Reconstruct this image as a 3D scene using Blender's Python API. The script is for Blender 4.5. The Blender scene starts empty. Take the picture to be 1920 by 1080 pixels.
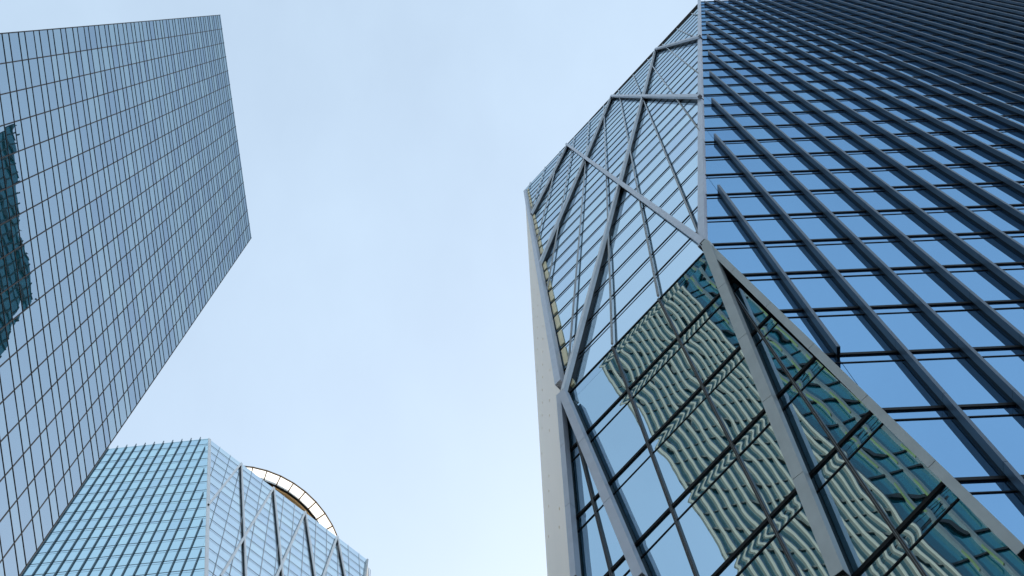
import bpy, math, random
from mathutils import Vector
random.seed(7)
sc = bpy.context.scene

# ------------------------------------------------------------------ camera
# The camera stands on the plaza and looks straight up with a shift lens.
# With image x = world +X and image down = world +Y, a world point (X, Y, Z above
# the camera) shows at (PX + F*X/Z, PY + F*Y/Z) of the 1920 x 1080 frame.
PX, PY, F, EYE = 779.0, -3.0, 2000.0, 1.6
cam = bpy.data.objects.new("camera", bpy.data.cameras.new("camera"))
sc.collection.objects.link(cam)
cam.location = (0, 0, EYE)
cam.rotation_euler = (math.pi, 0, 0)
cam.data.sensor_width = 36
cam.data.lens = F / 1920 * 36
cam.data.shift_x = (960 - PX) / 1920
cam.data.shift_y = -(540 - PY) / 1920
cam.data.clip_start = 0.1
cam.data.clip_end = 8000
sc.camera = cam

# ------------------------------------------------------------------ light
SUN = Vector((0.50, 0.85, 0.56)).normalized()          # towards the sun
SUN_EL = math.asin(SUN.z)
sun = bpy.data.objects.new("sun", bpy.data.lights.new("sun", 'SUN'))
sc.collection.objects.link(sun)
sun.data.energy = 4.6
sun.data.angle = math.radians(0.5)
sun.data.color = (1.0, 0.93, 0.82)
sun.rotation_euler = SUN.to_track_quat('Z', 'Y').to_euler()

world = bpy.data.worlds.new("World")
sc.world = world
world.use_nodes = True
wn, wl = world.node_tree.nodes, world.node_tree.links
wn.clear()
wo = wn.new("ShaderNodeOutputWorld")
bg = wn.new("ShaderNodeBackground")
bg.inputs["Strength"].default_value = 0.10
sky = wn.new("ShaderNodeTexSky")
sky.sky_type = 'NISHITA'
sky.sun_disc = False
sky.sun_elevation = SUN_EL
sky.sun_rotation = math.atan2(SUN.x, SUN.y)
sky.air_density = 1.0
sky.dust_density = 3.8
sky.ozone_density = 1.0
# a thin, uneven veil of high cloud over the clear sky
tc = wn.new("ShaderNodeTexCoord")
mp = wn.new("ShaderNodeMapping")
mp.inputs["Scale"].default_value = (2.2, 1.5, 1.0)
nz = wn.new("ShaderNodeTexNoise")
nz.inputs["Scale"].default_value = 2.6
nz.inputs["Detail"].default_value = 6
nz.inputs["Roughness"].default_value = 0.55
vr = wn.new("ShaderNodeMapRange")
vr.inputs["From Min"].default_value = 0.36
vr.inputs["From Max"].default_value = 0.68
vr.inputs["To Min"].default_value = 0.50
vr.inputs["To Max"].default_value = 0.57
mix = wn.new("ShaderNodeMix")
mix.data_type = 'RGBA'
mix.inputs["B"].default_value = (4.35, 5.5, 6.55, 1)
wl.new(tc.outputs["Generated"], mp.inputs["Vector"])
wl.new(mp.outputs["Vector"], nz.inputs["Vector"])
wl.new(nz.outputs["Fac"], vr.inputs["Value"])
wl.new(vr.outputs["Result"], mix.inputs["Factor"])
wl.new(sky.outputs["Color"], mix.inputs["A"])
wl.new(mix.outputs["Result"], bg.inputs["Color"])
wl.new(bg.outputs["Background"], wo.inputs["Surface"])

sc.view_settings.view_transform = 'Standard'
sc.view_settings.look = 'None'
sc.view_settings.exposure = 1.06
sc.view_settings.gamma = 1
sc.cycles.max_bounces = 8
sc.cycles.glossy_bounces = 5


# ------------------------------------------------------------------ materials
def nmat(name):
    m = bpy.data.materials.new(name)
    m.use_nodes = True
    return m, m.node_tree.nodes, m.node_tree.links, m.node_tree.nodes["Principled BSDF"]


def noise(n, l, scale, detail=4.0, stretch=None):
    g = n.new("ShaderNodeNewGeometry")
    t = n.new("ShaderNodeTexNoise")
    t.inputs["Scale"].default_value = scale
    t.inputs["Detail"].default_value = detail
    if stretch:
        mpn = n.new("ShaderNodeMapping")
        mpn.inputs["Scale"].default_value = stretch
        l.new(g.outputs["Position"], mpn.inputs["Vector"])
        l.new(mpn.outputs["Vector"], t.inputs["Vector"])
    else:
        l.new(g.outputs["Position"], t.inputs["Vector"])
    return t


def plain(name, col, rough=0.5, metal=0.0, var=0.12, scale=0.6, spec=0.5):
    m, n, l, p = nmat(name)
    t = noise(n, l, scale, 6)
    mx = n.new("ShaderNodeMix")
    mx.data_type = 'RGBA'
    mx.inputs["A"].default_value = (*[c * (1 - var) for c in col], 1)
    mx.inputs["B"].default_value = (*[min(1, c * (1 + var)) for c in col], 1)
    l.new(t.outputs["Fac"], mx.inputs["Factor"])
    l.new(mx.outputs["Result"], p.inputs["Base Color"])
    p.inputs["Roughness"].default_value = rough
    p.inputs["Metallic"].default_value = metal
    p.inputs["Specular IOR Level"].default_value = spec
    return m


def glass(name, body, tint, ior, wave=0.0, wscale=0.4, rough=0.0, tvar=0.04, stretch=None, detail=1.0):
    """Coated facade glass: a dark body seen through a mirror coat whose strength follows Fresnel."""
    m, n, l, p = nmat(name)
    n.remove(p)
    out = n["Material Output"]
    dif = n.new("ShaderNodeBsdfDiffuse")
    glo = n.new("ShaderNodeBsdfGlossy")
    glo.inputs["Roughness"].default_value = rough
    fr = n.new("ShaderNodeFresnel")
    fr.inputs["IOR"].default_value = ior
    ms = n.new("ShaderNodeMixShader")
    # panes come from different batches: the coat's tint varies slightly from pane to pane
    g = n.new("ShaderNodeNewGeometry")
    mt = n.new("ShaderNodeMix")
    mt.data_type = 'RGBA'
    mt.inputs["A"].default_value = (*[c * (1 - tvar) for c in tint], 1)
    mt.inputs["B"].default_value = (*[min(1, c * (1 + tvar)) for c in tint], 1)
    l.new(g.outputs["Random Per Island"], mt.inputs["Factor"])
    l.new(mt.outputs["Result"], glo.inputs["Color"])
    tb = noise(n, l, 0.35, 3)
    mb = n.new("ShaderNodeMix")
    mb.data_type = 'RGBA'
    mb.inputs["A"].default_value = (*[c * 0.7 for c in body], 1)
    mb.inputs["B"].default_value = (*[c * 1.3 for c in body], 1)
    l.new(tb.outputs["Fac"], mb.inputs["Factor"])
    l.new(mb.outputs["Result"], dif.inputs["Color"])
    if wave > 0:
        t = noise(n, l, wscale, detail, stretch)
        b = n.new("ShaderNodeBump")
        b.inputs["Strength"].default_value = 1.0
        b.inputs["Distance"].default_value = wave
        l.new(t.outputs["Fac"], b.inputs["Height"])
        l.new(b.outputs["Normal"], glo.inputs["Normal"])
    l.new(fr.outputs["Fac"], ms.inputs["Fac"])
    l.new(dif.outputs["BSDF"], ms.inputs[1])
    l.new(glo.outputs["BSDF"], ms.inputs[2])
    l.new(ms.outputs["Shader"], out.inputs["Surface"])
    return m


M = {}
M['glass_fin'] = glass("blue_fin_facade_glass", (0.012, 0.040, 0.090), (0.36, 0.645, 1.0), 15.0, 0.002, 0.5, tvar=0.07)
M['glass_fold'] = glass("pale_folded_facade_glass", (0.012, 0.045, 0.070), (0.70, 0.86, 1.0), 60.0, 0.003, 0.5, tvar=0.06)
M['glass_low'] = glass("teal_lower_facade_glass", (0.010, 0.050, 0.065), (0.60, 0.82, 1.0), 14.0, 0.0045, 0.30, stretch=(1, 1, 0.9), detail=2.5)
M['glass_slab'] = glass("blue_grey_slab_glass", (0.006, 0.030, 0.045), (0.67, 0.815, 1.0), 9.0, 0.0055, 0.35, tvar=0.11)
M['glass_twin'] = glass("sky_blue_twin_glass", (0.012, 0.06, 0.09), (0.66, 0.89, 1.0), 80.0, 0.004, 0.4, tvar=0.06)
M['glass_side'] = glass("lavender_blue_twin_glass", (0.012, 0.05, 0.09), (0.78, 0.90, 1.0), 80.0, 0.004, 0.4, tvar=0.06)
M['glass_teal'] = glass("deep_teal_glass", (0.004, 0.048, 0.068), (0.50, 0.8, 0.9), 1.8, 0.01, 0.4)
M['glass_east'] = glass("dark_teal_grid_glass", (0.008, 0.085, 0.115), (0.55, 0.8, 0.9), 1.6, 0.0, 0.4)
M['black'] = plain("black_transom_metal", (0.008, 0.009, 0.011), 0.5, 0.0, spec=0.15)
M['core'] = plain("dark_joint_backing", (0.006, 0.008, 0.010), 0.8)
M['slate'] = plain("slate_fin_metal", (0.085, 0.13, 0.185), 0.42, 0.15, 0.10)
M['sea'] = plain("sea_grey_fin_metal", (0.10, 0.17, 0.21), 0.45, 0.2)
M['silver'] = plain("silver_grey_cladding", (0.57, 0.61, 0.70), 0.42, 0.15, 0.14, 1.6)
M['pale'] = plain("pale_grey_brace_cladding", (0.64, 0.68, 0.73), 0.42, 0.1, 0.12)
M['grey'] = plain("grey_brace_cladding", (0.50, 0.54, 0.55), 0.45, 0.15, 0.16, 1.6)
M['bronze'] = plain("dark_bronze_mullion", (0.06, 0.058, 0.058), 0.4, 0.4)
M['pipe'] = plain("light_grey_mullion_tube", (0.55, 0.58, 0.61), 0.45, 0.1)
M['white'] = plain("white_painted_frame", (0.86, 0.88, 0.90), 0.45, 0.0, 0.05)
M['rust'] = plain("brown_ring_steel", (0.30, 0.19, 0.10), 0.5, 0.2)
M['gold'] = plain("tan_ring_beam", (0.62, 0.40, 0.18), 0.5, 0.1)
M['cream'] = plain("pale_cream_fin", (0.27, 0.26, 0.21), 0.5)
M['olive'] = plain("olive_grey_fin", (0.075, 0.082, 0.072), 0.5)
M['ice'] = plain("pale_blue_panel", (0.13, 0.20, 0.235), 0.3)
M['strip'] = plain("blue_grey_painted_shade", (0.26, 0.30, 0.37), 0.5)
M['steel'] = plain("mid_grey_fin", (0.055, 0.07, 0.075), 0.5)
M['lime'] = plain("lime_green_fin_edge", (0.065, 0.10, 0.035), 0.5)
M['dark_wall'] = plain("dark_grey_wall", (0.10, 0.11, 0.12), 0.7)
M['gold_glint'] = plain("painted_gold_glint", (0.95, 0.78, 0.48), 0.5)
M['roof'] = plain("roof_grey", (0.25, 0.25, 0.25), 0.8)


def make_beige():
    m, n, l, p = nmat("beige_riveted_cladding")
    t = noise(n, l, 0.25, 8, (1, 1, 0.12))
    r = n.new("ShaderNodeValToRGB")
    r.color_ramp.elements[0].position = 0.3
    r.color_ramp.elements[0].color = (0.80, 0.63, 0.42, 1)
    r.color_ramp.elements[1].position = 0.7
    r.color_ramp.elements[1].color = (0.88, 0.70, 0.47, 1)
    l.new(t.outputs["Fac"], r.inputs["Fac"])
    l.new(r.outputs["Color"], p.inputs["Base Color"])
    p.inputs["Roughness"].default_value = 0.3
    p.inputs["Specular IOR Level"].default_value = 0.45
    p.inputs["Specular Tint"].default_value = (1.0, 0.92, 0.78, 1)
    return m


M['beige'] = make_beige()


def make_net():
    m, n, l, p = nmat("white_translucent_panel")
    n.remove(p)
    d = n.new("ShaderNodeBsdfDiffuse")
    d.inputs["Color"].default_value = (0.85, 0.84, 0.80, 1)
    t = n.new("ShaderNodeBsdfTranslucent")
    t.inputs["Color"].default_value = (0.97, 0.95, 0.91, 1)
    s = n.new("ShaderNodeMixShader")
    s.inputs["Fac"].default_value = 0.92
    l.new(d.outputs["BSDF"], s.inputs[1])
    l.new(t.outputs["BSDF"], s.inputs[2])
    l.new(s.outputs["Shader"], n["Material Output"].inputs["Surface"])
    return m


M['net'] = make_net()


def make_paving():
    m, n, l, p = nmat("plaza_paving")
    g = n.new("ShaderNodeNewGeometry")
    b = n.new("ShaderNodeTexBrick")
    b.inputs["Scale"].default_value = 0.8
    b.inputs["Color1"].default_value = (0.26, 0.25, 0.24, 1)
    b.inputs["Color2"].default_value = (0.31, 0.30, 0.28, 1)
    b.inputs["Mortar"].default_value = (0.12, 0.12, 0.12, 1)
    l.new(g.outputs["Position"], b.inputs["Vector"])
    l.new(b.outputs["Color"], p.inputs["Base Color"])
    p.inputs["Roughness"].default_value = 0.7
    return m


M['paving'] = make_paving()


# ------------------------------------------------------------------ mesh helpers
class MB:
    """Collects faces in 'survey' space (metres from the camera, before the building's scale)."""

    def __init__(self):
        self.v, self.f, self.mi, self.sm = [], [], [], []

    def poly(self, pts, mi=0, smooth=False):
        i = len(self.v)
        self.v += [tuple(p) for p in pts]
        self.f.append(tuple(range(i, i + len(pts))))
        self.mi.append(mi)
        self.sm.append(smooth)

    def hexa(self, c, mi=0):
        """c: eight corners, bottom ring 0-3 then top ring 4-7."""
        i = len(self.v)
        self.v += [tuple(p) for p in c]
        for q in ((0, 3, 2, 1), (4, 5, 6, 7), (0, 1, 5, 4), (1, 2, 6, 5), (2, 3, 7, 6), (3, 0, 4, 7)):
            self.f.append(tuple(i + k for k in q))
            self.mi.append(mi)
            self.sm.append(False)

    def bar(self, a, b, N, w, d0, d1, mi=0):
        """Box from a to b, w wide across N x (b-a), reaching from d0 to d1 along N."""
        a, b, N = Vector(a), Vector(b), Vector(N).normalized()
        s = (b - a).cross(N).normalized() * (w / 2)
        self.hexa([a - s + N * d0, a + s + N * d0, a + s + N * d1, a - s + N * d1,
                   b - s + N * d0, b + s + N * d0, b + s + N * d1, b - s + N * d1], mi)

    def tube(self, a, b, r, k=8, mi=0):
        a, b = Vector(a), Vector(b)
        d = (b - a).normalized()
        x = d.orthogonal().normalized()
        y = d.cross(x)
        i = len(self.v)
        for p in (a, b):
            for j in range(k):
                t = 2 * math.pi * j / k
                self.v.append(tuple(p + x * math.cos(t) * r + y * math.sin(t) * r))
        for j in range(k):
            jn = (j + 1) % k
            self.f.append((i + j, i + jn, i + k + jn, i + k + j))
            self.mi.append(mi)
            self.sm.append(True)
        self.f.append(tuple(i + j for j in range(k))[::-1])
        self.f.append(tuple(i + k + j for j in range(k)))
        self.mi += [mi, mi]
        self.sm += [False, False]

    def build(self, name, mats, parent, S=1.0, stuff=False, label=None):
        if not self.f:
            return None
        loc = parent.location if parent else Vector((0, 0, 0))
        me = bpy.data.meshes.new(name)
        vs = [(x * S - loc.x, y * S - loc.y, z * S + EYE - loc.z) for x, y, z in self.v]
        me.from_pydata(vs, [], self.f)
        for m in (mats if isinstance(mats, (list, tuple)) else [mats]):
            me.materials.append(M[m])
        me.polygons.foreach_set("material_index", self.mi)
        me.polygons.foreach_set("use_smooth", self.sm)
        me.update()
        o = bpy.data.objects.new(name, me)
        sc.collection.objects.link(o)
        if parent:
            o.parent = parent
        if stuff:
            o["kind"] = "stuff"
        if label:
            o["label"] = label
        return o


def thing(name, label, cat, loc, group=None):
    o = bpy.data.objects.new(name, None)
    sc.collection.objects.link(o)
    o.location = loc
    o["label"] = label
    o["category"] = cat
    if group:
        o["group"] = group
    return o


def px(P):
    return PX + F * P[0] / P[2], PY + F * P[1] / P[2]


class Facet:
    """A flat facade whose floors run along the image direction d and whose height follows
    Z = K / (u - u0) with u the image coordinate across the floors."""

    def __init__(self, n, u0, K):
        L = math.hypot(*n)
        self.n = (n[0] / L, n[1] / L)
        self.u0, self.K = u0, K
        uP = self.n[0] * PX + self.n[1] * PY
        self.m = (uP - u0) / F
        self.c = K / F
        self.h = (self.n[1], -self.n[0])
        self.len = math.sqrt(1 + self.m ** 2)
        self.N = Vector((-self.n[0], -self.n[1], -self.m)) / self.len

    def u(self, p):
        return self.n[0] * p[0] + self.n[1] * p[1]

    def Z(self, p):
        return self.K / (self.u(p) - self.u0)

    def Zu(self, u):
        return self.K / (u - self.u0)

    def hit(self, p, off=0.0):
        d = Vector(((p[0] - PX) / F, (p[1] - PY) / F, 1.0))
        den = self.n[0] * d.x + self.n[1] * d.y + self.m
        return d * ((self.c - off * self.len) / den)

    def sz(self, p, off=0.0):
        P = self.hit(p, off) - self.N * off
        return (self.h[0] * P.x + self.h[1] * P.y, P.z)

    def pt(self, s, Z, off=0.0):
        q = self.c - self.m * Z
        return Vector((self.n[0] * q + self.h[0] * s, self.n[1] * q + self.h[1] * s, Z)) + self.N * off

    def skew(self, V):
        return (self.h[0] * (V[0] - PX) + self.h[1] * (V[1] - PY)) / F


def clip(poly, region):
    """Sutherland-Hodgman on (s, Z) polygons; region is convex, counter-clockwise or not."""
    area = sum(region[i][0] * region[(i + 1) % len(region)][1] - region[(i + 1) % len(region)][0] * region[i][1]
               for i in range(len(region)))
    R = region if area > 0 else region[::-1]
    out = list(poly)
    for i in range(len(R)):
        a, b = R[i], R[(i + 1) % len(R)]
        ex, ey = b[0] - a[0], b[1] - a[1]
        side = lambda q: ex * (q[1] - a[1]) - ey * (q[0] - a[0])
        new = []
        for j in range(len(out)):
            p, q = out[j], out[(j + 1) % len(out)]
            sp, sq = side(p), side(q)
            if sp >= 0:
                new.append(p)
            if (sp >= 0) != (sq >= 0):
                t = sp / (sp - sq)
                new.append((p[0] + t * (q[0] - p[0]), p[1] + t * (q[1] - p[1])))
        out = new
        if len(out) < 3:
            return []
    return out


def clip_seg(a, b, region):
    area = sum(region[i][0] * region[(i + 1) % len(region)][1] - region[(i + 1) % len(region)][0] * region[i][1]
               for i in range(len(region)))
    R = region if area > 0 else region[::-1]
    t0, t1 = 0.0, 1.0
    for i in range(len(R)):
        p, q = R[i], R[(i + 1) % len(R)]
        ex, ey = q[0] - p[0], q[1] - p[1]
        fa = ex * (a[1] - p[1]) - ey * (a[0] - p[0])
        fb = ex * (b[1] - p[1]) - ey * (b[0] - p[0])
        if fa < 0 and fb < 0:
            return None
        if fa < 0:
            t0 = max(t0, fa / (fa - fb))
        elif fb < 0:
            t1 = min(t1, fa / (fa - fb))
    if t1 - t0 < 1e-4:
        return None
    L = lambda t: (a[0] + t * (b[0] - a[0]), a[1] + t * (b[1] - a[1]))
    return L(t0), L(t1)


def img_area(pts):
    q = [px(p) for p in pts]
    cx = sum(a for a, b in q) / len(q)
    cy = sum(b for a, b in q) / len(q)
    if not (-30 < cx < 1950 and -30 < cy < 1110):
        return 0.0
    return abs(sum(q[i][0] * q[(i + 1) % len(q)][1] - q[(i + 1) % len(q)][0] * q[i][1] for i in range(len(q)))) / 2


class Panes:
    """Collects glass cells of one thing, then builds the 100 that show largest one by one."""

    def __init__(self):
        self.cells = []

    def grid(self, fc, region, slines, k, zlines, drop, mat, split=None, gap=0.02, tilt=0.003, pillow=0.0):
        zl = sorted(zlines)
        for i in range(len(slines) - 1):
            sa, sb = slines[i], slines[i + 1]
            for j in range(len(zl) - 1):
                za, zb = zl[j], zl[j + 1]
                rows = [(za, zb - drop), (zb - drop, zb)] if drop else [(za, zb)]
                polys = []
                for (z0, z1) in rows:
                    g = gap / 2
                    cell = [(sa + g + k * z0, z0 + g), (sb - g + k * z0, z0 + g), (sb - g + k * z1, z1 - g), (sa + g + k * z1, z1 - g)]
                    c = clip(cell, region)
                    if len(c) >= 3:
                        polys.append((c, cell))
                if polys:
                    area = sum(img_area([fc.pt(s, z) for s, z in c]) for c, _ in polys)
                    self.cells.append((area, fc, polys, mat, tilt, pillow))

    def build(self, parent, S, limit=100, name="window_pane"):
        self.cells.sort(key=lambda c: -c[0])
        rest = {}
        for i, (area, fc, polys, mat, tilt, pillow) in enumerate(self.cells):
            own = i < limit and area > 0
            mb = MB() if own else rest.setdefault(mat, MB())
            for c, cell in polys:
                rt = random.Random(int(cell[0][0] * 971) * 7919 + int(cell[0][1] * 577))
                ta, tb = rt.uniform(-tilt, tilt), rt.uniform(-tilt, tilt)
                cs = sum(q[0] for q in cell) / 4
                cz = sum(q[1] for q in cell) / 4
                w = max(0.3, abs(cell[1][0] - cell[0][0]))
                hgt = max(0.3, abs(cell[2][1] - cell[1][1]))
                if pillow and len(c) >= 3:
                    # a toughened pane bows and ripples by a few millimetres
                    n = 10
                    k = (cell[3][0] - cell[0][0]) / (cell[3][1] - cell[0][1])
                    ph = rt.uniform(0, 6.28)
                    am = rt.uniform(0.7, 1.3)

                    def bow(s, z):
                        u = (s - k * (z - cell[0][1]) - cell[0][0]) / w
                        v = (z - cell[0][1]) / hgt
                        e = pillow * am * (16 * u * (1 - u) * v * (1 - v))
                        e += pillow * 0.28 * math.sin(v * 9.0 + ph + 1.5 * u) + pillow * 0.7 * math.exp(-((v - 1) / 0.10) ** 2)
                        return e + ta * (s - cs) + tb * (z - cz)
                    for a in range(n):
                        for b in range(n):
                            z0, z1 = cell[0][1] + hgt * b / n, cell[0][1] + hgt * (b + 1) / n
                            off0, off1 = k * (z0 - cell[0][1]), k * (z1 - cell[0][1])
                            s0, s1 = cell[0][0] + w * a / n, cell[0][0] + w * (a + 1) / n
                            q = clip([(s0 + off0, z0), (s1 + off0, z0), (s1 + off1, z1), (s0 + off1, z1)], c)
                            if len(q) >= 3:
                                mb.poly([fc.pt(s, z, bow(s, z)) for s, z in q], 0, True)
                else:
                    mb.poly([fc.pt(s, z, ta * (s - cs) + tb * (z - cz)) for s, z in c])
            if own:
                if pillow:
                    weld(mb)
                mb.build(name, mat, parent, S)
        for mat, mb in rest.items():
            mb.build(name, mat, parent, S, stuff=True)


def weld(mb):
    idx, nv, mp_ = {}, [], []
    for p in mb.v:
        kx = tuple(round(c, 4) for c in p)
        if kx not in idx:
            idx[kx] = len(nv)
            nv.append(p)
        mp_.append(idx[kx])
    mb.v = nv
    fs, mi, sm = [], [], []
    for f, a, b in zip(mb.f, mb.mi, mb.sm):
        g = []
        for i in f:
            if mp_[i] not in g:
                g.append(mp_[i])
        if len(g) >= 3:
            fs.append(tuple(g))
            mi.append(a)
            sm.append(b)
    mb.f, mb.mi, mb.sm = fs, mi, sm


def transoms(fc, region, zlines, drop, parent, S, h=0.15, d=0.06, mat='black', thin=0.05, smin=-500, smax=500, back=-0.02):
    for z in zlines:
        mb = MB()
        r = clip_seg((smin, z), (smax, z), region)
        if r:
            mb.bar(fc.pt(r[0][0], z), fc.pt(r[1][0], z), fc.N, h, back, d)
        if drop:
            r = clip_seg((smin, z - drop), (smax, z - drop), region)
            if r:
                mb.bar(fc.pt(r[0][0], z - drop), fc.pt(r[1][0], z - drop), fc.N, thin, back, d * 0.5)
        mb.build("transom", mat, parent, S)


def brace(fc, a, b, parent, S, w=0.5, d0=0.35, d1=0.8, seg=4.2, mats=('silver', 'black'), name="brace", rails=True, label=None):
    """Box beam between image points a and b, carried on a bracket in front of facet fc, clad in panels."""
    off = (d0 + d1) / 2
    A, B = fc.hit(a, off) - fc.N * off, fc.hit(b, off) - fc.N * off
    return brace3(fc.N, A, B, parent, S, w, d0, d1, seg, mats, name, rails, label)


def brace3(N, A, B, parent, S, w=0.5, d0=0.35, d1=0.8, seg=4.2, mats=('silver', 'black'), name="brace", rails=True, label=None):
    mb = MB()
    A, B = Vector(A), Vector(B)
    L = (B - A).length
    t = (B - A).normalized()
    n = max(1, round(L / seg))
    for i in range(n):
        p = A + t * (L * i / n + (0.012 if i else 0))
        q = A + t * (L * (i + 1) / n - (0.012 if i < n - 1 else 0))
        mb.bar(p, q, N, w, d0, d1, 0)
    mb.bar(A, B, N, w - 0.03, d0 + 0.015, d1 - 0.015, 1)
    if rails and d0 > 0.1:
        mb.bar(A, B, N, w * 0.30, -0.01, d0 - 0.02, 1)
    return mb.build(name, list(mats), parent, S, label=label)


def fill(fc, region, off, parent, S, mat='core', name="backing"):
    mb = MB()
    mb.poly([fc.pt(s, z, off) for s, z in region])
    return mb.build(name, mat, parent, S)


# ------------------------------------------------------------------ setting
def ground():
    me = bpy.data.meshes.new("ground")
    r = 4000
    me.from_pydata([(-r, -r, 0), (r, -r, 0), (r, r, 0), (-r, r, 0)], [], [(0, 1, 2, 3)])
    me.materials.append(M['paving'])
    o = bpy.data.objects.new("ground", me)
    sc.collection.objects.link(o)
    o["kind"] = "structure"


ground()

# ================================================================== the right tower
SR = 1.0
R_ = (952.0, -187.0)                                   # where its upright lines meet
f1 = Facet((0.042, 1.0), (0.042 * 952 - 187) / math.hypot(0.042, 1), 32259.0 / math.hypot(0.042, 1))
up = Facet((0.7227, 0.6916), 804.3, 22951.0)
lo = Facet((0.7227, 0.6916), 380.0, 43383.0)
NODE, ETOP, C0, C1 = (1325, 456), (1312, 2), (984, 356), (1057, 738)
FLOOR = -EYE / SR


def right_tower():
    S = SR
    t = thing("folded_glass_tower", "huge blue glass tower with slate fins and a grey braced folded corner, at the right",
              "skyscraper", (25 * S, 30 * S, 0))
    P = Panes()
    # ---- finned face
    k1 = f1.skew(R_)
    zt = 157.6
    sN, zN = f1.sz(NODE)
    sT, zT = f1.sz(ETOP)
    eT = (sN + (sT - sN) * (zt - zN) / (zT - zN), zt)
    sB, zB = f1.sz((1920, 1041))
    gB = (sN + (sB - sN) * (zN - 8) / (zN - zB), 8.0)
    s_end = 78 + k1 * zt
    reg1 = [(sN, zN), eT, (s_end, zt), (s_end + k1 * (8 - zt), 8.0), gB]
    dep = 0.43
    sA = f1.sz((1357.5, 360), dep)
    a0 = sA[0] - k1 * sA[1]
    sD = f1.sz((1600, 360), dep)
    step = ((sD[0] - k1 * sD[1]) - a0) / 3
    s0s = [a0 + step * i for i in range(-3, 31)]
    z1 = [48.70 + 4 * i for i in range(-11, 28)]
    P.grid(f1, reg1, s0s, k1, z1 + [zt], 0.62, 'glass_fin', tilt=0.0022)
    fill(f1, reg1, -0.12, t, S, name="finned_backing")
    transoms(f1, reg1, z1, 0.62, t, S, 0.15, 0.055)
    tip = f1.sz((1347.5, 351), dep)
    sE = lambda z: (sN + (eT[0] - sN) * (z - zN) / (zt - zN)) if z >= zN else (sN + (sB - sN) * (zN - z) / (zN - zB))
    clear = tip[0] - sE(tip[1])
    zlowA = f1.sz((1569, 662), 0.2)[1]
    for i, s0 in enumerate(s0s[3:31]):
        # upper end: where the fin comes within `clear` of the sloping edge
        lo_z, hi_z = zN, zt
        if s0 + k1 * zt - sE(zt) < clear:
            for _ in range(40):
                mid = (lo_z + hi_z) / 2
                if s0 + k1 * mid - sE(mid) > clear:
                    lo_z = mid
                else:
                    hi_z = mid
            ztop = lo_z
        else:
            ztop = zt + 0.5
        if i == 0:
            zbot = zlowA
        else:
            lo_z, hi_z = 8.0, zN
            for _ in range(40):
                mid = (lo_z + hi_z) / 2
                if s0 + k1 * mid - sE(mid) > 0.8:
                    hi_z = mid
                else:
                    lo_z = mid
            zbot = hi_z
        mb = MB()
        A, B = f1.pt(s0 + k1 * zbot, zbot), f1.pt(s0 + k1 * ztop, ztop)
        mb.bar(A, B, f1.N, 0.10, 0.0, 0.13, 1)
        zs = [zbot] + [z + 0.1 for z in z1 if zbot + 0.6 < z < ztop - 0.6] + [ztop]
        for a, b in zip(zs[:-1], zs[1:]):
            mb.bar(f1.pt(s0 + k1 * (a + 0.008), a + 0.008), f1.pt(s0 + k1 * (b - 0.008), b - 0.008), f1.N, 0.13, 0.13, dep)
        mb.bar(A, B, f1.N, 0.09, 0.12, dep - 0.03, 1)
        mb.build("fin", ['slate', 'black'], t, S)
    # ---- upper fold
    zc = up.Zu(1281)
    c0, c1 = up.sz(C0), up.sz(C1)
    ec, et = up.sz((1319, 475.5)), up.sz((1311, 3))
    lineL = lambda z: c1[0] + (c0[0] - c1[0]) * (z - c1[1]) / (c0[1] - c1[1])
    lineR = lambda z: ec[0] + (et[0] - ec[0]) * (z - ec[1]) / (et[1] - ec[1])
    zr = min(c0[1], et[1]) + 0.6
    reg2 = [(lineL(zc), zc), (lineR(zc), zc), (lineR(zr), zr), (lineL(zr), zr)]
    V = (1122, -14)
    k2 = up.skew(V)
    q = up.sz((1152, 645))
    base = q[0] - k2 * q[1]
    s2 = [base + 3.0 * i for i in range(-9, 9)]
    z2 = [zc + 4 * i for i in range(0, 40) if zc + 4 * i < zr]
    P.grid(up, reg2, s2, k2, z2 + [zr], 0.55, 'glass_fold', tilt=0.002)
    fill(up, reg2, -0.12, t, S, name="upper_fold_backing")
    transoms(up, reg2, z2, 0.55, t, S, 0.11, 0.03, thin=0.055)
    for s in s2:
        g = clip_seg((s + k2 * zc, zc), (s + k2 * zr, zr), reg2)
        if g and (g[1][1] - g[0][1]) > 3:
            mb = MB()
            mb.tube(up.pt(*g[0], 0.14), up.pt(*g[1], 0.14), 0.06)
            mb.build("mullion_tube", 'pipe', t, S)
    # ---- lower fold
    l1 = lo.sz(C1)
    l2 = lo.sz((1081, 1080))
    lineL2 = lambda z: l1[0] + (l2[0] - l1[0]) * (z - l1[1]) / (l2[1] - l1[1])
    n1 = lo.sz((1319, 475.5))
    n2 = lo.sz((1920, 1041))
    lineR2 = lambda z: n1[0] + (n2[0] - n1[0]) * (z - n1[1]) / (n2[1] - n1[1])
    zb = 8.0
    reg3 = [(lineL2(zb), zb), (lineR2(zb), zb), (lineR2(zc), zc), (lineL2(zc), zc)]
    VL = (827, -270)
    k3 = lo.skew(VL)
    q = lo.sz((1223, 851.7))
    b3 = q[0] - k3 * q[1]
    s3 = [b3 + 3.0 * i for i in range(-8, 10)]
    z3 = [lo.Zu(u) for u in (1281, 1357, 1453, 1568.5, 1715, 1906)]
    dz = (z3[0] - z3[5]) / 5
    z3 += [z3[5] - dz * i for i in range(1, 5)]
    P.grid(lo, reg3, s3, k3, z3 + [zb], 0.72, 'glass_low', tilt=0.003, pillow=0.004)
    fill(lo, reg3, -0.15, t, S, name="lower_fold_backing")
    transoms(lo, reg3, z3[1:], 0.72, t, S, 0.13, 0.055, thin=0.05, back=-0.03)
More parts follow.
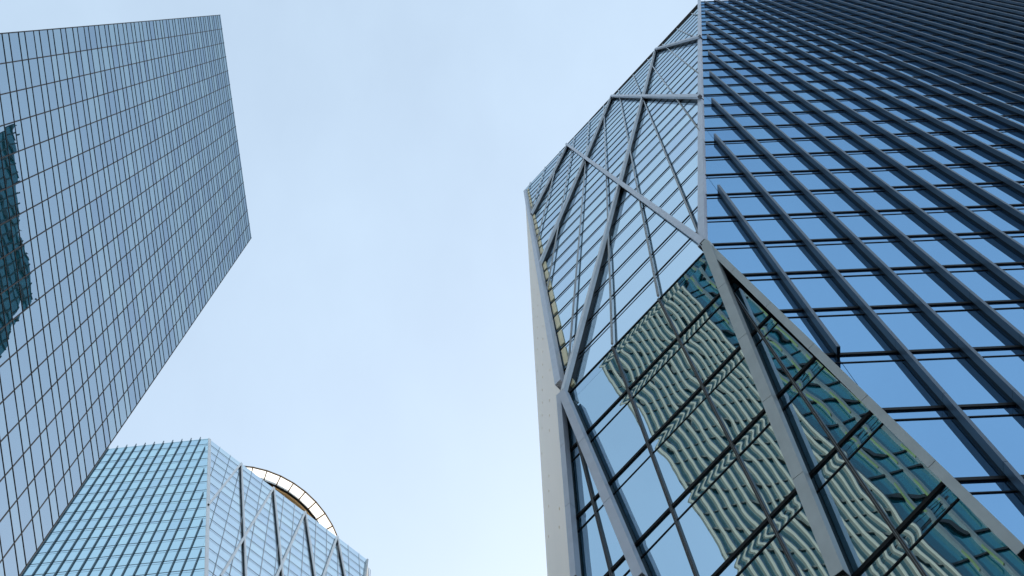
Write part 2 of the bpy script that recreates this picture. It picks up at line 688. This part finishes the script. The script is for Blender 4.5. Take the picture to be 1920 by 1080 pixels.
    for s in s3:
        g = clip_seg((s + k3 * zb, zb), (s + k3 * zc, zc), reg3)
        if g:
            mb = MB()
            a, b = lo.pt(*g[0]), lo.pt(*g[1])
            sd = (b - a).cross(lo.N).normalized() * 0.035
            for sg in (-1, 1):
                mb.bar(a + sd * sg, b + sd * sg, lo.N, 0.045, -0.03, 0.09)
            mb.bar(a, b, lo.N, 0.03, -0.03, 0.06, 1)
            mb.build("mullion", ['bronze', 'pipe'], t, S)
    P.build(t, S)
    # ---- braces of the fold
    e_beam = dict(w=0.44, d0=-0.05, d1=0.18)
    brace(up, (1318, 460), (1311, -2), t, S, name="edge_beam", rails=False, **e_beam)
    for a, b in (((1062, 270), (1320, 456)), ((1146, 180), (1312, 181)), ((1229, 92), (1312, 68))):
        brace(up, a, b, t, S, w=0.32, d0=0.25, d1=0.52)
    for a, b in (((1064, 271), (996, 402)), ((1146, 181), (1011, 498)), ((1229, 92), (1057, 735))):
        brace(up, a, b, t, S, w=0.24, d0=0.18, d1=0.42, mats=('pale', 'black'))
    brace(up, (985, 358), (1051, 722), t, S, w=0.36, d0=0.12, d1=0.5)
    brace(lo, (1326, 460), (1577, 1083), t, S, w=0.42, d0=0.35, d1=0.68, mats=('grey', 'black'))
    brace(lo, (1325, 458), (1926, 1044), t, S, w=0.29, d0=0.15, d1=0.60, mats=('grey', 'black'))
    brace(lo, (1057, 738), (1203, 1086), t, S, w=0.36, d0=0.35, d1=0.68, mats=('silver', 'black'))
    brace(lo, (1051, 742), (1080, 1086), t, S, w=0.26, d0=0.15, d1=0.45, mats=('silver', 'black'))
    # ---- gold reflection painted on as strips beside the left edge of the fold
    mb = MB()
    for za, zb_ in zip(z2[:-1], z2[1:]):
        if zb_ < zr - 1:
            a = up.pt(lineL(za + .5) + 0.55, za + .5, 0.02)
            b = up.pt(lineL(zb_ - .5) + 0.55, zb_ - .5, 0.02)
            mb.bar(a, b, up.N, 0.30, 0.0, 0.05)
    mb.build("painted_glint_strip", 'gold_glint', t, S, label="narrow gold strip painted as a reflection in the glass")
    # ---- the plain west wall, seen edge on, and the rest of the body
    lean = Vector(((R_[0] - PX) / F, (R_[1] - PY) / F, 1.0))
    p0, p1 = up.pt(lineL(zr), zr), up.pt(lineL(zc), zc)
    p2 = lo.pt(lineL2(zb), zb)
    back = p0 - lean * (p0.z - zb)
    wdir = (back - p2).normalized()
    wn_ = Vector((-1, 0, 0.0865)).normalized()
    wall = MB()
    rows = 36
    rr = random.Random(3)
    for i in range(rows):
        za = zb + (zr - zb) * i / rows
        zb2 = zb + (zr - zb) * (i + 1) / rows
        edge = lambda z: (p1 + (p0 - p1) * ((z - p1.z) / (p0.z - p1.z))) if z > p1.z else (p2 + (p1 - p2) * ((z - p2.z) / (p1.z - p2.z)))
        bk = lambda z: back + lean * (z - zb)
        wall.poly([edge(za), edge(zb2), bk(zb2), bk(za)])
        # rivet heads along each panel joint
        a, b = edge(zb2), bk(zb2)
        L = (b - a).length
        for j in range(1, int(L / 0.9) if i % 3 == 1 else 0):
            if rr.random() < 0.7:
                c = a + (b - a) * (j * 0.9 / L)
                wall.bar(c, c + (b - a).normalized() * 0.12, wn_, 0.05, -0.01, 0.02, 0)
    ret = MB()  # edge return of the wall, its shade painted in as dark blue-grey
    for i in range(rows):
        za, zc_ = zb + (zr - zb) * i / rows, zb + (zr - zb) * (i + 1) / rows
        e0, e1 = edge(za), edge(zc_)
        w0, w1 = [0.35 + 0.55 * max(0, (p1.z - q.z) / 20) for q in (e0, e1)]
        o_ = wn_ * 0.03
        ret.poly([e0 + o_, e1 + o_, e1 + o_ + Vector((0, w1, 0)), e0 + o_ + Vector((0, w0, 0))])
    ret.build("painted_shade_return", 'strip', t, S)
    wall.build("side_wall", ['beige', 'grey'], t, S)
    body = MB()
    tl, tr = p0, f1.pt(s_end, zt)
    er = f1.pt(eT[0], zt)
    trb = Vector((tr.x, tl.y, zt))
    body.poly([tl, er, tr, trb])
    lowr = f1.pt(s_end + k1 * (8 - zt), 8.0)
    lowb = trb - lean * (zt - 8.0)
    body.poly([tr, lowr, lowb, trb])
    body.poly([trb, lowb, back, tl])
    # plinth down to the plaza
    ring = [p2, lo.pt(lineR2(zb), zb), f1.pt(gB[0], 8.0), lowr, lowb, back]
    for i in range(len(ring)):
        a, b = Vector(ring[i]), Vector(ring[(i + 1) % len(ring)])
        body.poly([a, b, (b.x, b.y, FLOOR), (a.x, a.y, FLOOR)])
    body.build("tower_body", 'dark_wall', t, S)
    return t


right_tower()

# ================================================================== the left slab tower
SL = 1.0


def left_tower():
    S = SL
    fc = Facet((-1.0, 0.14), -779.42 / math.hypot(1, 0.14), 76490.0)
    t = thing("slab_tower", "plain blue-grey glass slab tower ruled with thin black mullions at the upper left", "skyscraper",
              (-45 * S, 25 * S, 0))
    a, b = fc.sz((413, 28)), fc.sz((469.5, 448.5))
    s0, s1 = a[0], b[0]
    zr = 208.6
    zb = 60.0
    reg = [(s0, zb), (s1, zb), (s1, zr), (s0, zr)]
    sl = [s0 + (s1 - s0) * i / 16 for i in range(17)]
    zl = [98.44 + 4.05 * k for k in range(-9, 28)]
    P = Panes()
    P.grid(fc, reg, sl, 0, [z for z in zl if z < zr - 1] + [zr], 2.43, 'glass_slab', tilt=0.0035)
    P.build(t, S)
    fill(fc, reg, -0.1, t, S)
    for z in zl:
        mb = MB()
        for zz in (z, z + 1.62):
            if zz < zr:
                mb.bar(fc.pt(s0, zz), fc.pt(s1, zz), fc.N, 0.07, -0.02, 0.045)
        mb.build("transom", 'black', t, S)
    for s in sl:
        mb = MB()
        mb.bar(fc.pt(s, zb), fc.pt(s, zr), fc.N, 0.12, -0.02, 0.03)
        mb.build("mullion", 'black', t, S)
    body = MB()
    A, B = fc.pt(s0, zr, -0.02), fc.pt(s1, zr, -0.02)
    D = fc.N * -38
    fl = -EYE / S
    cs = [A, B, B + D, A + D]
    body.poly([A, B, B + D, A + D])
    for i in range(4):
        p, q = cs[i], cs[(i + 1) % 4]
        top = zb if i == 0 else zr
        body.poly([(p.x, p.y, top), (q.x, q.y, top), (q.x, q.y, fl), (p.x, p.y, fl)])
    body.build("tower_body", 'dark_wall', t, S)


left_tower()

# ================================================================== the far twin tower
ST = 1.0


def twin_tower():
    S = ST
    L1 = math.hypot(0.104, 1)
    g = Facet((0.104, 1.0), (0.104 * PX + PY) / L1, 196500.0 / L1)
    h = Facet((-0.764, 1.0), -222.0, 159500.0)
    t = thing("finned_twin_tower", "distant pale blue glass tower with close fins and a cross-braced side at the bottom left", "skyscraper",
              (-60, 130, 0))
    CT, CB = (392, 823), (385.5, 1080)
    P = Panes()
    zr = 250.4
    zb = 150.0
    # finned face
    ct, cb = g.sz(CT), g.sz(CB)
    edge = lambda z: cb[0] + (ct[0] - cb[0]) * (z - cb[1]) / (ct[1] - cb[1])
    sl = ct[0] - 75
    reg = [(sl, zb), (edge(zb), zb), (edge(zr), zr), (sl, zr)]
    a0 = g.sz((373.6, 824.5), 0.3)[0]
    step = (a0 - g.sz((219.4, 838.2), 0.3)[0]) / 9
    ss = [a0 + step * i for i in range(-32, 8)]
    zl = [g.K / ((0.104 * 389 + 832.5) / L1 - g.u0) - 4 * i for i in range(0, 25)]
    zl = [z for z in zl if z > zb]
    P.grid(g, reg, ss, 0, zl + [zr, zb], 0.75, 'glass_twin', tilt=0.004)
    fill(g, reg, -0.12, t, S, name="finned_backing")
    transoms(g, reg, zl, 0.75, t, S, 0.10, 0.035, thin=0.03)
    for i, s in enumerate(ss):
        zt = zr + 0.6
        if s > edge(zr) - 0.9:
            lo_z, hi_z = zb, zr
            for _ in range(40):
                mid = (lo_z + hi_z) / 2
                if s < edge(mid) - 0.9:
                    lo_z = mid
                else:
                    hi_z = mid
            zt = lo_z
        if zt < zb + 4:
            continue
        mb = MB()
        mb.bar(g.pt(s, zb), g.pt(s, zt), g.N, 0.14, 0.08, 0.34)
        mb.bar(g.pt(s, zb), g.pt(s, zt), g.N, 0.10, -0.01, 0.09, 1)
        mb.build("fin", ['sea', 'black'], t, S)
    # braced side
    eT, eB = h.sz(CT), h.sz(CB)
    rT, rB = h.sz((689.8, 1050.4)), h.sz((684.5, 1080))
    zr2 = min(eT[1], rT[1], zr)
    zb2 = 170.0
    l1 = lambda z: eB[0] + (eT[0] - eB[0]) * (z - eB[1]) / (eT[1] - eB[1])
    l2 = lambda z: rB[0] + (rT[0] - rB[0]) * (z - rB[1]) / (rT[1] - rB[1])
    reg2 = [(l1(zb2), zb2), (l2(zb2), zb2), (l2(zr2), zr2), (l1(zr2), zr2)]
    V = (608, 215)
    k = h.skew(V)
    q = h.sz((452.6, 868))
    q2 = h.sz((632.6, 1005))
    b0 = q[0] - k * q[1]
    st = ((q2[0] - k * q2[1]) - b0) / 9
    s2 = [b0 + st * i for i in range(-9, 16)]
    z2 = [z for z in zl if zb2 < z < zr2]
    P.grid(h, reg2, s2, k, z2 + [zr2], 0.75, 'glass_side', tilt=0.003)
    P.build(t, S)
    fill(h, reg2, -0.12, t, S, name="braced_backing")
    transoms(h, reg2, z2, 0.75, t, S, 0.10, 0.035, thin=0.03)
    for i, s in enumerate(s2):
        gseg = clip_seg((s + k * zb2, zb2), (s + k * zr2, zr2), reg2)
        if gseg:
            mb = MB()
            mb.tube(h.pt(*gseg[0], 0.14), h.pt(*gseg[1], 0.14), 0.045, 6)
            mb.build("mullion_tube", 'pipe', t, S)
    for a, b in (((452.6, 868.5), (391, 946)), ((513.4, 914), (414, 1081)), ((572.6, 959.5), (517, 1084)), ((632.6, 1005), (605, 1084))):
        brace(h, a, b, t, S, w=0.46, d0=0.25, d1=0.6, mats=('white', 'black'))
    for a, b in (((453, 868.5), (461.8, 1084)), ((513.8, 914), (531, 1084)), ((573, 959.5), (592, 1084)), ((633, 1005), (648.5, 1084))):
        brace(h, a, b, t, S, w=0.34, d0=0.35, d1=0.62, mats=('white', 'black'))
    brace(h, (393, 823), (386.8, 1084), t, S, w=0.7, d0=-0.05, d1=0.2, mats=('white', 'black'), name="edge_beam", rails=False)
    brace(h, (688.6, 1049.5), (683.6, 1084), t, S, w=0.4, d0=0.0, d1=0.5, mats=('grey', 'black'), name="edge_beam", rails=False)
    # roof, hidden walls and the lower storeys
    body = MB()
    A, B, C = g.pt(sl, zr - 0.05), h.pt(l1(zr2), zr2 - 0.05), h.pt(l2(zr2), zr2 - 0.05)
    D, E_ = Vector((C.x, C.y + 50, zr)), Vector((A.x, C.y + 50, zr))
    body.poly([A, B, C, D, E_])
    for p, q_ in ((C, D), (D, E_), (E_, A)):
        body.poly([p, q_, (q_.x, q_.y, FLOOR_T), (p.x, p.y, FLOOR_T)])
    Bl, Cl = h.pt(l1(zb2), zb2, -0.1), h.pt(l2(zb2), zb2, -0.1)
    Al, Gl = g.pt(sl, zb, -0.1), g.pt(edge(zb), zb, -0.1)
    for (p, zp), (q_, zq) in (((Bl, zb2), (Cl, zb2)), ((Al, zb), (Gl, zb)), ((Cl, zb2), (C, zr2))):
        body.poly([(p.x, p.y, zp), (q_.x, q_.y, zq), (q_.x, q_.y, FLOOR_T), (p.x, p.y, FLOOR_T)])
    body.build("tower_body", 'dark_wall', t, S)
    return t


FLOOR_T = -EYE / ST
twin_tower()


def roof_ring():
    """Round canopy of white panels in brown frames standing on the twin's roof."""
    Z = 259.0
    cx, cy = (437.5 - PX) / F * Z, (1083 - PY) / F * Z
    k = Z / F
    t = thing("round_roof_canopy", "round canopy of white panels in brown frames standing on the roof of the distant tower", "rooftop canopy",
              (cx, cy, 250.4 + EYE))
    n = 48
    ro, ri = 210.2 * k, 191.0 * k
    ang = [2 * math.pi * (i + 0.33) / n for i in range(n)]
    P = lambda r, a, z: Vector((cx + r * math.cos(a), cy + r * math.sin(a), z))
    up_ = Vector((0, 0, 1))
    for i in range(n):
        a, b = ang[i], ang[(i + 1) % n]
        mb = MB()
        mb.hexa([P(ri, a, Z), P(ro, a, Z), P(ro, b, Z), P(ri, b, Z)] + [P(ri, a, Z + .06), P(ro, a, Z + .06), P(ro, b, Z + .06), P(ri, b, Z + .06)])
        mb.build("canopy_panel", 'net', t)
    for i in range(n):
        a, b = ang[i], ang[(i + 1) % n]
        mb = MB()
        mb.bar(P(ri - .4, a, Z), P(ro, a, Z), up_, 0.26, -0.25, -0.01)
        mb.bar(P(ro, a, Z), P(ro, b, Z), up_, 0.24, -0.26, 0.1)
        mb.build("canopy_frame", 'rust', t)
    dark, gold, soff = MB(), MB(), MB()
    for i in range(n):
        a, b = ang[i], ang[(i + 1) % n]
        dark.hexa([P(ri - .4, a, Z - .3), P(ri - .02, a, Z - .3), P(ri - .02, b, Z - .3), P(ri - .4, b, Z - .3),
                   P(ri - .4, a, Z + .5), P(ri - .02, a, Z + .5), P(ri - .02, b, Z + .5), P(ri - .4, b, Z + .5)])
        gold.hexa([P(ri - 1.35, a, Z - .9), P(ri - .45, a, Z - .9), P(ri - .45, b, Z - .9), P(ri - 1.35, b, Z - .9),
                   P(ri - 1.35, a, Z - .1), P(ri - .45, a, Z - .1), P(ri - .45, b, Z - .1), P(ri - 1.35, b, Z - .1)])
        soff.hexa([P(ri - 9, a, Z - .5), P(ri - 1.4, a, Z - .5), P(ri - 1.4, b, Z - .5), P(ri - 9, b, Z - .5),
                   P(ri - 9, a, Z - .2), P(ri - 1.4, a, Z - .2), P(ri - 1.4, b, Z - .2), P(ri - 9, b, Z - .2)])
    dark.build("gutter_ring", 'black', t)
    gold.build("ring_beam", 'gold', t)
    soff.build("soffit", 'rust', t)
    for i in range(0, n, 2):
        mb = MB()
        mb.tube(P(ri - 1.2, ang[i], 250.2), P(ri - 1.2, ang[i], Z - .7), 0.16)
        mb.tube(P(ri - 6, ang[i], Z - .65), P(ri - .8, ang[i], Z - .65), 0.12)
        mb.build("post", 'gold', t)


roof_ring()


def mast():
    Z = 248.0
    w = lambda x, y, z: Vector(((x - PX) / F * z, (y - PY) / F * z, z))
    t = thing("grey_mast", "thin grey post rising beside the right edge of the distant tower", "mast", tuple(w(693, 1090, 236) + Vector((0, 0, EYE))))
    mb = MB()
    a, b = w(689.5, 1100, 236), w(691.8, 1065.5, 247)
    mb.bar(a, b, (0, -1, 0), 0.22, -.1, .1)
    mb.build("pole", 'grey', t)
    mb = MB()
    a, b = w(692.5, 1100, 236), w(694.6, 1068.5, 246)
    mb.bar(a, b, (0, -1, 0), 0.20, -.1, .1)
    mb.build("pole", 'silver', t)


mast()


# ================================================================== neighbours mirrored in the glass
def box_tower(t, x0, x1, y0, y1, z, body_mat, name="tower_body"):
    mb = MB()
    c = [(x0, y0), (x1, y0), (x1, y1), (x0, y1)]
    mb.hexa([(a, b, -EYE) for a, b in c] + [(a, b, z) for a, b in c])
    mb.build(name, body_mat, t)


def striped_tower():
    x1, y1, y0 = -41.0, -12.4, -32.6
    z = 330
    t = thing("striped_tower", "tower of pale blue glass with close upright fins, mirrored rippling in the low folded glass", "skyscraper",
              (x1 - 10, (y0 + y1) / 2, 0))
    mb = MB()
    c = [(x1, y0), (x1, y1), (x1 - 22, y1 - 15), (x1 - 22, y0)]
    mb.hexa([(a, b, -EYE) for a, b in c] + [(a, b, z) for a, b in c])
    mb.build("tower_body", 'glass_teal', t)
    n = 15
    p = (y1 - y0) / n
    for i in range(n + 1):
        y = y1 - p * i - .15
        mb = MB()

        def post(xa, xb, ya, yb, mi):
            mb.hexa([(xa, ya, 20), (xb, ya, 20), (xb, yb, 20), (xa, yb, 20), (xa, ya, z), (xb, ya, z), (xb, yb, z), (xa, yb, z)], mi)
        post(x1, x1 + .5, y - .15, y + .15, 0)
        post(x1 + .51, x1 + .56, y - .17, y + .17, 1)
        post(x1 + .02, x1 + .12, y - .62, y - .20, 2)
        mb.build("fin", ['olive', 'cream', 'ice'], t)
    mb = MB()
    for zz in range(24, z, 4):
        mb.hexa([(x1, y0, zz), (x1 + .2, y0, zz), (x1 + .2, y1, zz), (x1, y1, zz),
                 (x1, y0, zz + .3), (x1 + .2, y0, zz + .3), (x1 + .2, y1, zz + .3), (x1, y1, zz + .3)])
    mb.build("spandrel", 'olive', t)


def teal_tower():
    x1, y1 = -42.0, -33.2
    x0, y0 = x1 - 32, y1 - 60
    z = 330
    t = thing("teal_tower", "deep teal glass tower with lime edged fins mirrored beside the sloping beam", "skyscraper",
              ((x0 + x1) / 2, (y0 + y1) / 2, 0))
    mb = MB()
    c = [(x0, y0), (x1, y0), (x1, y1), (x0, y1)]
    mb.hexa([(a, b, -EYE) for a, b in c] + [(a, b, z) for a, b in c])
    mb.build("tower_body", 'glass_teal', t)
    for i in range(14):
        y = y1 - 0.6 - 3.0 * i
        mb = MB()
        mb.hexa([(x1, y - .2, 20), (x1 + .6, y - .2, 20), (x1 + .6, y + .2, 20), (x1, y + .2, 20),
                 (x1, y - .2, z), (x1 + .6, y - .2, z), (x1 + .6, y + .2, z), (x1, y + .2, z)])
        for zz in range(24, z, 10):
            mb.hexa([(x1 + .3, y + .2, zz), (x1 + .6, y + .2, zz), (x1 + .6, y + .32, zz), (x1 + .3, y + .32, zz),
                     (x1 + .3, y + .2, zz + 5), (x1 + .6, y + .2, zz + 5), (x1 + .6, y + .32, zz + 5), (x1 + .3, y + .32, zz + 5)], 1)
        mb.build("fin", ['steel', 'lime'], t)
    mb = MB()
    for zz in range(22, z, 5):
        mb.hexa([(x1, y0, zz), (x1 + .25, y0, zz), (x1 + .25, y1, zz), (x1, y1, zz),
                 (x1, y0, zz + .45), (x1 + .25, y0, zz + .45), (x1 + .25, y1, zz + .45), (x1, y1, zz + .45)])
    mb.build("spandrel", 'black', t)


striped_tower()
teal_tower()


def east_tower():
    """Very tall dark teal tower behind the folded tower; the slab's glass mirrors its face."""
    x0, x1, ya, yb = 118.0, 160.0, 15.5, 90.0
    z = 476
    t = thing("gridded_teal_tower", "tall dark teal tower with black window grid, mirrored in the slab tower's glass", "skyscraper",
              ((x0 + x1) / 2, (ya + yb) / 2, 0))
    top = lambda y: 485 - (y - ya) * 0.42 if y <= yb else 453 - (y - yb) * 4
    mb = MB()
    for (a, b) in ((ya, yb), (yb + .01, yb + 13)):
        c = [(x0, a), (x1, a), (x1, b), (x0, b)]
        mb.hexa([(p, q, -EYE) for p, q in c] + [(p, q, top(q)) for p, q in c])
    mb.build("tower_body", 'glass_east', t)
    y = ya
    while y < yb + 13.5:
        h = top(y) + 1
        mb = MB()
        mb.hexa([(x0 - .5, y - .3, 100), (x0, y - .3, 100), (x0, y + .3, 100), (x0 - .5, y + .3, 100),
                 (x0 - .5, y - .3, h), (x0, y - .3, h), (x0, y + .3, h), (x0 - .5, y + .3, h)])
        mb.build("mullion", 'black', t)
        y += 4.2
    for zz in range(104, 484, 7):
        e = ya + (485 - zz) / 0.42 if zz > 453 else min(yb + 13, yb + (453 - zz) / 4)
        mb = MB()
        mb.hexa([(x0 - .4, ya, zz), (x0, ya, zz), (x0, e, zz), (x0 - .4, e, zz),
                 (x0 - .4, ya, zz + .8), (x0, ya, zz + .8), (x0, e, zz + .8), (x0 - .4, e, zz + .8)])
        mb.build("spandrel", 'black', t)


east_tower()
